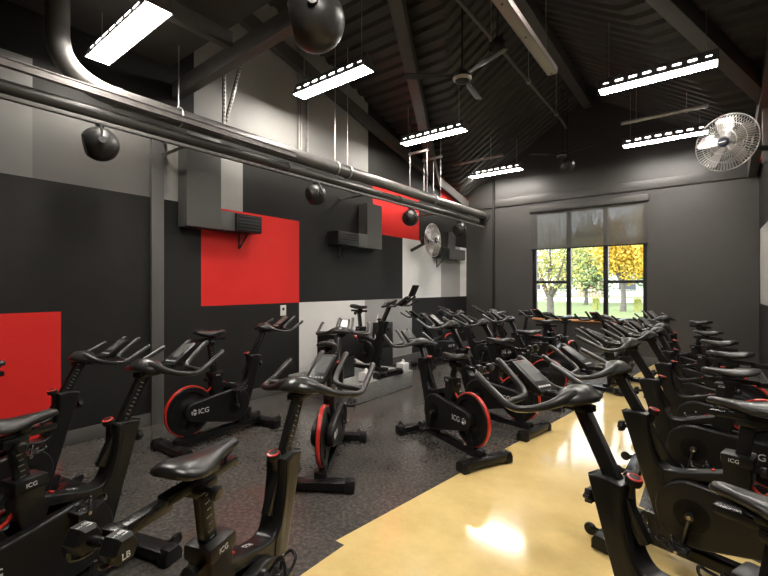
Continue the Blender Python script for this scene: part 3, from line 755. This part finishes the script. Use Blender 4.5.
# ------------------------------------------------------------------ the exercise bike
SPV = Vector((-.14, 0, .99)); HPV = Vector((.5, 0, .866))
def circ(cx, cz, r, a0, a1, n): return [(cx+r*math.cos(a0+(a1-a0)*k/n), cz+r*math.sin(a0+(a1-a0)*k/n)) for k in range(n+1)]
def make_bike():
    r = empty('exercise_bike', (0, 0, 0))
    # base beam
    m = MB(); m.box(-.47, .47, -.04, .04, .045, .105, .008); m.box(-.46, -.38, -.048, .048, .075, .112, .006); m.box(.36, .46, -.048, .048, .075, .112, .006)
    m.prism([(.19, .10), (.33, .10), (.36, .22), (.18, .22)], -.03, .03, .004); m.prism([(-.40, .10), (-.30, .10), (-.26, .30), (-.33, .30)], -.026, .026, .004)
    m.build('base_beam', M['metal'], r)
    for x in (-.5, .5):
        m = MB(); m.box(x-.05, x+.05, -.215, .215, .018, .078, .012)
        st = m.build('stabilizer', M['metal'], r)
        for sg in (-1, 1):
            m = MB(); m.prism([(x-.055, .004), (x+.055, .004), (x+.055, .055), (x+.035, .086), (x-.035, .086), (x-.055, .055)], sg*.195, sg*.265, .010); m.build('end_cap', M['plastic'], st)
    for sg in (-1, 1):
        m = MB(); m.lathe([(0, -.012), (.03, -.012), (.036, -.006), (.036, .006), (.03, .012), (0, .012)], (.60, sg*.17, .058), (0, 1, 0), 18)
        m.box(.53, .60, sg*.17-.02, sg*.17-.014, .045, .07, .002); m.box(.53, .60, sg*.17+.014, sg*.17+.02, .045, .07, .002); m.build('transport_wheel', M['plastic'], r)
    # frame: tall front shroud, low step-through, seat tube
    m = MB()
    inner = smooth_path([(.338, .775), (.335, .70), (.318, .61), (.292, .535), (.25, .497), (.18, .503)], 4)
    poly = [(.265, .10), (.478, .765), (.40, .782)] + inner + [(.0, .560), (.0, .66), (-.115, .66), (-.115, .56), (-.085, .40), (-.01, .40), (.015, .505), (.20, .452), (.215, .30), (.19, .10)]
    m.prism(poly, -.047, .047, .013, seg=3)
    fr = m.build('frame', M['frame'], r)
    m = MB(); m.prism([(.272, .13), (.481, .768), (.468, .768), (.259, .13)], -.036, .036, .004); m.build('front_strip', M['metal'], fr)
    for sg in (-1, 1):
        pin = smooth_path([(.343, .762), (.341, .70), (.325, .605), (.298, .525), (.262, .482)], 4)
        m = MB(); m.prism([(.385, .765)] + pin + [(.232, .30), (.262, .30), (.33, .50)], sg*.044, sg*.051, .003); m.build('side_panel', M['flywheel'], fr)
    m = MB(); m.box(-.123, .008, -.055, .055, .615, .668, .012); cl = m.build('seat_clamp', M['plastic'], fr)
    for sg in (-1, 1):
        m = MB()
        mt = Matrix(((-sg, 0, 0, (-.025 if sg > 0 else -.083)), (0, 0, sg, sg*.0555), (0, 1, 0, .632), (0, 0, 0, 1)))
        text_bm(m, 'ICG', .026, mt); m.build('clamp_lettering', M['white_print'], cl, smooth=False)
    m = MB()
    d = Vector((.20, 0, -.065)).normalized(); up = Vector((d.z*-1, 0, d.x))
    base = Vector((.035, -.016, .5595))
    mt = Matrix(((0, d.x*-1, up.x, .16), (1, 0, 0, -.024), (0, d.z*-1, up.z, .5115), (0, 0, 0, 1)))
    mt = Matrix(((d.x*-1, 0, up.x, .165), (0, -1, 0, .012), (d.z*-1, 0, up.z, .5125), (0, 0, 0, 1)))
    text_bm(m, 'ICG', .03, mt); m.build('step_lettering', M['white_print'], fr, smooth=False)
    m = MB(); m.box(.040, .055, -.010, .010, .5475, .5535, .001); m.build('step_mark', M['red'], fr)
    # belt covers with logo
    for sg in (-1, 1):
        m = MB()
        c1, r1, c2, r2 = (.12, .31), .168, (-.325, .345), .085
        dx, dz = c2[0]-c1[0], c2[1]-c1[1]; D = math.hypot(dx, dz); th = math.atan2(dz, dx); al = math.acos((r1-r2)/D)
        poly = circ(c1[0], c1[1], r1, th+al-2*PI, th-al, 26) + circ(c2[0], c2[1], r2, th-al, th+al, 14)
        poly = poly
        m.prism(poly, sg*.032, sg*.088, .016, seg=3)
        bc = m.build('belt_cover', M['plastic'], r)
        m = MB(); m.lathe([(0, .002), (.075, .002), (.082, 0), (.0, -.002)], (.12, sg*.088, .31), (0, sg, 0), 28); m.build('crank_recess', M['recess'], bc)
        m = MB()
        mt = Matrix(((-sg, 0, 0, (-.165 if sg > 0 else -.292)), (0, 0, sg, sg*.0885), (0, 1, 0, .318), (0, 0, 0, 1)))
        text_bm(m, 'ICG', .067, mt); m.build('logo_lettering', M['white_print'], bc, smooth=False); m = MB()
        # round emblem: ring of short curved strokes
        ex, ez = -.332, .343
        for k in range(3):
            a0 = k*2*PI/3+.4
            for rr in (.012, .024):
                pts = [(ex+rr*math.cos(a0+t*1.5), sg*.0888, ez+rr*math.sin(a0+t*1.5)) for t in (0, .25, .5, .75, 1)]
                m.tube(pts, .0036, 5)
        m.build('emblem', M['white_print'], bc, smooth=False)
    # flywheel
    m = MB(); m.lathe([(0, -.02), (.10, -.02), (.11, -.012), (.165, -.012), (.175, -.024), (.218, -.024), (.222, -.018), (.222, .018), (.218, .024), (.175, .024), (.165, .012), (.11, .012), (.10, .02), (0, .02)], (-.33, 0, .345), (0, 1, 0), 48)
    fw = m.build('flywheel', M['flywheel'], r)
    m = MB()
    n = 44; a0, a1 = math.radians(38), math.radians(300)
    prof = [(.222, -.015), (.231, -.015), (.234, -.011), (.234, .011), (.231, .015), (.222, .015)]
    rings = []
    for k in range(n+1):
        a = a0+(a1-a0)*k/n
        rings.append([Vector((-.33+q*math.cos(a), yy, .345+q*math.sin(a))) for q, yy in prof])
    m.loft(rings); m.build('red_rim', M['red'], fw)
    m = MB(); m.tube(smooth_path([(-.335+.232*math.cos(a0), 0, .345+.232*math.sin(a0)), (-.125, 0, .50), (-.10, 0, .53)], 4), .008, 8); m.build('rim_stay', M['red'], fw)
    # cranks and pedals
    for sg, aa in ((1, math.radians(-74)), (-1, math.radians(106))):
        aa = math.radians(-78) if sg > 0 else math.radians(-78+180)
        m = MB(); c = Vector((.12, sg*.108, .31)); e = c+Vector((math.cos(aa), 0, math.sin(aa)))*.165
        m.beam(c, e, .014, .028, .005, up=(0, 1, 0)); m.lathe([(0, -.02), (.02, -.02), (.02, .012), (.012, .016), (0, .016)], c, (0, sg, 0), 16); m.lathe([(0, -.008), (.017, -.008), (.017, .01), (0, .01)], e, (0, sg, 0), 14)
        ck = m.build('crank', M['crank'], r)
        m = MB(); m.lathe([(0, -.002), (.011, -.002), (.011, .004), (0, .004)], c+Vector((0, sg*.014, 0)), (0, sg, 0), 14); m.build('crank_cap', M['chrome'], ck); m = MB(); m.lathe([(0, .008), (.009, .008), (.009, .10), (0, .10)], e, (0, sg, 0), 12); m.box(e.x-.03, e.x+.03, e.y+sg*.052-.016, e.y+sg*.052+.016, e.z-.017, e.z+.013, .006); m.build('pedal_axle', M['chrome'], ck)
        m = MB(); m.box(e.x-.045, e.x+.045, e.y+sg*.015 if sg > 0 else e.y-.095, e.y+.095 if sg > 0 else e.y-.015, e.z-.012, e.z+.012, .006)
        for q in (-1, 1): m.tube([(e.x+q*.03, e.y+sg*.05, e.z+.01), (e.x+q*.02+.02, e.y+sg*.05, e.z+.035)], .006, 6)
        pd = m.build('pedal', M['plastic'], ck)
        m = MB(); m.tube(smooth_path([(e.x+.03, e.y+sg*.02, e.z+.01), (e.x+.085, e.y+sg*.03, e.z+.02), (e.x+.10, e.y+sg*.055, e.z+.035), (e.x+.085, e.y+sg*.08, e.z+.02), (e.x+.03, e.y+sg*.09, e.z+.01)], 4), .006, 6)
        m.tube(smooth_path([(e.x+.0, e.y+sg*.02, e.z+.01), (e.x+.03, e.y+sg*.055, e.z+.055), (e.x+.0, e.y+sg*.09, e.z+.01)], 4), .006, 6); m.build('toe_cage', M['metal'], pd)
    # knobs
    m = MB(); m.lathe([(0, -.05), (.012, -.05), (.012, .0), (.026, .004), (.029, .012), (.029, .026), (.024, .032), (0, .034)], (.325, 0, .775), (-.25, 0, 1), 20); kb = m.build('resistance_knob', M['plastic'], r)
    m = MB(); m.lathe([(.019, .0345), (.0245, .0335), (.0265, .0310), (.0245, .0315), (.019, .0328)], (.325, 0, .775), (-.25, 0, 1), 20, closed=True); m.build('knob_ring', M['red'], kb)
    m = MB(); m.lathe([(0, -.05), (.010, -.05), (.010, .012), (.022, .014), (.027, .022), (.027, .038), (.020, .045), (0, .046)], (.465, 0, .67), (1, 0, -.15), 18)
    for k in range(6): m.lathe([(0, .016), (.008, .016), (.008, .042), (0, .042)], Vector((.465, 0, .67))+Vector((0, .024*math.cos(k*PI/3), .024*math.sin(k*PI/3))), (1, 0, -.15), 8)
    m.build('post_knob', M['plastic'], r)
    m = MB(); m.lathe([(0, -.04), (.010, -.04), (.010, .012), (.020, .014), (.025, .022), (.025, .038), (.018, .045), (0, .046)], (-.125, 0, .60), (-1, 0, .1), 18); m.build('seat_knob', M['plastic'], r)
    # seat group: an empty part that the height setting slides along the post
    m = MB(); a = Vector((-.115, 0, .965)); b = a-SPV.normalized()*.52; m.beam(a, b, .034, .058, .008, up=(1, 0, 0))
    sp = m.build('seat_post', M['metal'], r)
    m = MB()
    dirv = SPV.normalized(); sidev = Vector((dirv.z, 0, -dirv.x))
    for sg in (-1,):
        for i in range(9):
            c = a-dirv*(.05+i*.025)
            q = MB  # ticks on both faces
            m.beam(c+Vector((0, sg*.0172, 0))-sidev*(.012 if i % 2 else .006), c+Vector((0, sg*.0172, 0))+sidev*.012, .001, .004, up=dirv)
    m.build('height_scale', M['housing'], sp)
    m = MB(); m.box(-.27, .045, -.022, .022, .955, .985, .006); m.box(-.17, -.07, -.030, .030, .93, .968, .008); m.tube([(-.02, -.02, .985), (-.02, -.02, 1.005)], .006, 6)
    for sg in (-1, 1): m.tube(smooth_path([(.03, sg*.012, 1.015), (-.05, sg*.018, 1.0), (-.15, sg*.022, 1.0), (-.22, sg*.04, 1.02)], 4), .005, 6)
    m.box(-.11, -.06, -.03, .03, .98, 1.008, .006)
    sl = m.build('seat_slider', M['metal'], sp)
    m = MB(); m.lathe([(0, 0), (.010, 0), (.010, .03), (.024, .034), (.026, .05), (.018, .058), (0, .058)], (-.125, -.022, .945), (0, -1, -.2), 16); m.build('slider_knob', M['plastic'], sl)
    # saddle
    secs = [(-.272, .026, 1.050, .012), (-.262, .056, 1.049, .019), (-.235, .078, 1.045, .025), (-.19, .085, 1.038, .028), (-.145, .076, 1.030, .028), (-.10, .056, 1.026, .026), (-.06, .041, 1.027, .025), (-.01, .031, 1.030, .023), (.03, .026, 1.032, .020), (.05, .020, 1.031, .016), (.058, .010, 1.028, .008)]
    rings = []
    for x, hw, z, hh in secs:
        ring = []
        for k in range(18):
            t = 2*PI*k/18; c, s = math.cos(t), math.sin(t)
            yy = hw*math.copysign(abs(c)**.8, c); zz = hh*math.copysign(abs(s)**.75, s)
            if s < 0: zz *= .85; yy *= .93
            if s > 0: zz -= .013*math.exp(-(yy/.013)**2)*(1 if -.24 < x < .02 else 0)
            zz -= .016*(abs(yy)/.08)**2
            ring.append(Vector((x, yy, z+zz)))
        rings.append(ring)
    m = MB(); m.loft(rings); m.build('saddle', M['saddle'], sp, ang=1.2)
    # handlebar group
    m = MB(); e = Vector((.545, 0, 1.028)); b = e-HPV*.50; m.beam(b, e, .036, .060, .007, up=(-.866, 0, .5))
    hp = m.build('handlebar_post', M['metal'], r)
    m = MB()
    dirv = HPV.normalized(); sidev = Vector((-dirv.z, 0, dirv.x))
    for sg in (-1,):
        for i in range(10):
            c = e-dirv*(.05+i*.022)+Vector((0, sg*.0182, 0))
            m.beam(c-sidev*.010, c+sidev*(.006 if i % 2 else .012), .001, .004, up=dirv)
    m.build('height_scale', M['housing'], hp)
    m = MB()
    m.box(.50, .64, -.035, .035, 1.012, 1.040, .006); m.box(.62, .80, -.028, .028, 1.035, 1.06, .006, Matrix.Translation((.0, 0, -.0)))
    m.build('bar_mount', M['metal'], hp)
    m = MB()
    # centre pad and wings (radius per point), then the outer grips
    half = [(.548, 0, 1.078, .036), (.550, .045, 1.076, .033), (.558, .085, 1.066, .026), (.575, .135, 1.048, .019), (.60, .195, 1.034, .0150), (.635, .245, 1.028, .0145), (.68, .263, 1.030, .0145), (.73, .260, 1.046, .0145), (.82, .254, 1.085, .0145), (.885, .248, 1.114, .0145), (.90, .240, 1.120, .0135)]
    left = smooth_path(half, 5); right = [(p[0], -p[1], p[2], p[3]) for p in reversed(left)]
    full = right[:-1]+left
    m.tube([p[:3] for p in full], [p[3] for p in full], 12)
    # wider palm pad in the middle
    rings = []
    for yy, x0, x1, z, hh in ((-.105, .545, .585, 1.062, .014), (-.08, .515, .60, 1.070, .022), (-.045, .487, .615, 1.080, .030), (0, .478, .622, 1.084, .032), (.045, .487, .615, 1.080, .030), (.08, .515, .60, 1.070, .022), (.105, .545, .585, 1.062, .014)):
        rings.append([Vector(((x0+x1)/2+(x1-x0)/2*math.cos(2*PI*k/14), yy, z+hh*math.sin(2*PI*k/14)-(.012 if math.cos(2*PI*k/14) < -.5 else 0))) for k in range(14)])
    m.loft(rings)
    for sg in (-1, 1):
        inn = smooth_path([(.70, sg*.262, 1.036), (.725, sg*.215, 1.034), (.735, sg*.155, 1.036), (.748, sg*.105, 1.044), (.785, sg*.083, 1.066), (.85, sg*.078, 1.108), (.93, sg*.074, 1.156), (.95, sg*.070, 1.160)], 5)
        m.tube(inn, .0142, 12)
    m.build('handlebar', M['rubber'], hp, ang=1.2)
    # console
    T = Matrix.Translation((.80, 0, 1.098)) @ Matrix.Rotation(math.radians(-32), 4, 'Y')
    m = MB(); m.box(-.105, .105, -.050, .050, -.012, .016, .008, T); m.box(-.06, .06, -.02, .02, -.05, -.01, .006, T)
    co = m.build('console', M['plastic'], hp)
    m = MB(); m.box(-.040, .085, -.032, .032, .0155, .0175, .0, T); m.build('screen', M['screen'], co, smooth=False)
    m = MB()
    for i in range(5): m.box(-.078, -.068, -.036+i*.016, -.026+i*.016, .0158, .0178, 0, T)
    m.build('keypad', M['white_print'], co, smooth=False)
    m = MB(); m.box(.101, .107, -.035, .035, .004, .0125, .002, T); m.build('console_edge', M['red'], co)
    return r
def rack_on(sp):
    m = MB(); m.box(-.43, -.25, -.020, .020, .940, .975, .005); m.box(-.44, -.405, -.026, .026, .936, .980, .005)
    for yy in (-.075, .012):
        m.tube(smooth_path([(-.42, -.01, .955), (-.435, yy, .950), (-.48, yy, .944), (-.52, yy, .952), (-.528, yy, .975)], 4), .0045, 6)
    m.tube([(-.445, -.085, .949), (-.445, .022, .949)], .0045, 6)
    return m.build('dumbbell_rack', M['metal'], sp)
def make_dumbbell():
    r = empty('dumbbell', (0, 0, 0))
    m = MB(); m.tube([(0, -.045, 0), (0, -.02, 0), (0, 0, 0), (0, .02, 0), (0, .045, 0)], [.011, .0125, .0135, .0125, .011], 12); m.build('grip', M['metal'], r)
    for sg in (-1, 1):
        m = MB(); m.lathe([(0, 0), (.028, 0), (.036, .008), (.036, .046), (.029, .055), (0, .055)], (0, sg*.030, 0), (0, sg, 0), 6)
        hd = m.build('hex_head', M['plastic'], r, ang=.4)
        m = MB()
        # lettering on the upper rear facet
        n = Vector((-.35, 0, .94)).normalized(); n = Vector((0, 0, 1))
        mt = Matrix(((0, -1, 0, .013), (1, 0, 0, sg*.057-.016), (0, 0, 1, .0316), (0, 0, 0, 1))); text_bm(m, 'LB', .022, mt)
        mt = Matrix(((0, -1, 0, .0), (1, 0, 0, sg*.057-.006), (0, 0, 1, .0316), (0, 0, 0, 1))); mt[0][3] = -.006
        text_bm(m, '5', .016, mt); m.build('weight_lettering', M['white_print'], hd, smooth=False); m = MB()
        n30 = Matrix.Rotation(sg*0, 4, 'Y')
        # and on the end face
        mt = Matrix(((-sg, 0, 0, sg*.016), (0, 0, sg, sg*.0852), (0, 1, 0, -.018), (0, 0, 0, 1))); text_bm(m, 'LB', .022, mt)
        m.build('weight_lettering', M['white_print'], hd, smooth=False)
    return r

BIKE = make_bike()
# name, x, y, heading, saddle shift, bar shift, floor z, rack, crank turn, label
bikes = [
 ('C', -1.330, .817, 109.6, -.090, -.036, 0, 1, 'black exercise bike in the bottom left foreground, dumbbell racked behind its saddle'),
 ('B', -2.398, .565, 106.4, -.118, -.028, 0, 0, 'black exercise bike at the left edge, its saddle before the red wall square'),
 ('A', -3.416, .584, 105.7, 0, -.084, 0, 0, 'black exercise bike nearest the left wall, its handlebar beside the red wall square'),
 ('H', -3.842, 2.337, 93.3, .022, -.012, 0, 0, 'black exercise bike with red rim standing alone by the wall below the red panel'),
 ('D', -2.545, 2.582, 124.6, 0, -.003, 0, 0, 'black exercise bike seen from behind facing the platform, red rim edge on'),
 ('I', -4.05, 4.80, -6, -.07, -.04, PZ, 0, 'instructor exercise bike standing on the grey platform'),
 ('E', -1.917, 3.509, 155.4, -.171, -.164, 0, 1, 'black exercise bike by the yellow floor edge, white logo and red rim facing us'),
 ('F', -1.865, 4.391, 170.0, -.109, -.017, 0, 1, 'black exercise bike directly behind the one at the yellow floor edge'),
 ('N', -1.932, 5.519, 182.5, -.119, -.064, 0, 1, 'black exercise bike in the middle row, third back from the yellow floor edge'),
 ('O', -1.995, 6.491, 167.3, -.044, -.090, 0, 0, 'black exercise bike in the middle row, fourth back, nearest the window'),
 ('G', .086, 1.642, 156.0, -.156, -.020, 0, 0, 'black exercise bike at the bottom right, its wide handlebar over the yellow floor'),
 ('R1', .080, 2.760, 165.9, -.119, -.070, 0, 1, 'black exercise bike second from the front in the right hand row'),
 ('R2', .055, 3.917, 178.3, -.142, -.029, 0, 1, 'black exercise bike third from the front in the right hand row'),
 ('R3', .081, 4.713, 165.8, -.114, -.050, 0, 1, 'black exercise bike fourth from the front in the right hand row'),
 ('R4', .025, 5.55, 152, -.104, -.088, 0, 0, 'black exercise bike fifth from the front in the right hand row'),
 ('R5', -.055, 6.50, 144, -.090, -.115, 0, 0, 'black exercise bike sixth from the front in the right hand row'),
 ('R6', -.131, 7.55, 135, -.035, -.068, 0, 0, 'black exercise bike farthest back in the right hand row'),
 ('K', -4.10, 7.15, 262, 0, -.11, 0, 0, 'black exercise bike in the far left corner near the white wall panel'),
 ('M', -3.104, 7.233, 203.5, 0, -.041, 0, 0, 'black exercise bike in the back row between the corner bike and the window'),
 ('P', -2.846, 8.111, 209.5, 0, -.046, 0, 0, 'black exercise bike at the very back by the dark wall left of the window'),
 ('Q1', -1.905, 7.45, 258, -.05, -.01, 0, 0, 'black exercise bike below the left pane of the window'),
 ('Q2', -1.03, 7.15, 258, -.046, -.004, 0, 0, 'black exercise bike below the right pane of the window'),
]
def kids(o, base): return [c for c in o.children if c.name.split('.')[0] == base]
pos = {}
proto = BIKE
made = []
for i, b in enumerate(bikes):
    o = copy_tree(proto) if i < len(bikes)-1 else proto
    made.append((o, b))
DUMB = make_dumbbell(); first_d = [True]
where = {'C': 'bike in the bottom left foreground', 'E': 'bike by the yellow floor edge', 'F': 'second bike of the middle row', 'N': 'third bike of the middle row', 'O': 'fourth bike of the middle row',
         'R1': 'second bike of the right row', 'R2': 'third bike of the right row', 'R3': 'fourth bike of the right row'}
for o, (key, x, y, hd, ds, dh, zb, rack, lab) in made:
    o.location = (x, y, zb); o.rotation_euler = (0, 0, math.radians(hd))
    tag(o, lab, 'exercise bike', 'indoor cycling bikes')
    sp = kids(o, 'seat_post')[0]; sp.location = SPV*ds
    hp = kids(o, 'handlebar_post')[0]; hp.location = HPV*dh
    if key == 'I':
        m = MB(); T2 = Matrix.Translation((.985, 0, 1.245)) @ Matrix.Rotation(math.radians(-62), 4, 'Y')
        m.box(-.085, .085, -.065, .065, -.008, .008, .006, T2); m.tube([(.90, 0, 1.13), (.955, 0, 1.19), (.985, 0, 1.24)], .010, 8)
        tb = m.build('tablet_mount', M['plastic'], hp)
        m = MB(); m.box(-.07, .07, -.052, .052, .0078, .0092, 0, T2); m.build('tablet_screen', M['screen'], tb, smooth=False)
    if rack:
        rk = rack_on(sp)
        d = DUMB if first_d[0] else copy_tree(DUMB)
        first_d[0] = False
        l = Vector((-.483, -.031, .944+.006+.031)) + SPV*ds
        c, sn = math.cos(math.radians(hd)), math.sin(math.radians(hd))
        d.location = (x+l.x*c-l.y*sn, y+l.x*sn+l.y*c, zb+l.z)
        d.rotation_euler = (0, 0, math.radians(hd))
        tag(d, 'small black hex dumbbell racked behind the saddle of the ' + where[key], 'dumbbell', 'dumbbells in the saddle racks')

# ------------------------------------------------------------------ camera
cam = bpy.data.cameras.new('camera'); co = bpy.data.objects.new('camera', cam); COL.objects.link(co)
cam.sensor_width = 36.0; cam.lens = 420.0/768*36.0; cam.shift_y = -1.0/768
cam.clip_start = .03; cam.clip_end = 200
co.location = (0, 0, 1.5); co.rotation_euler = (PI/2, 0, math.atan2(705-384, 420))
S.camera = co
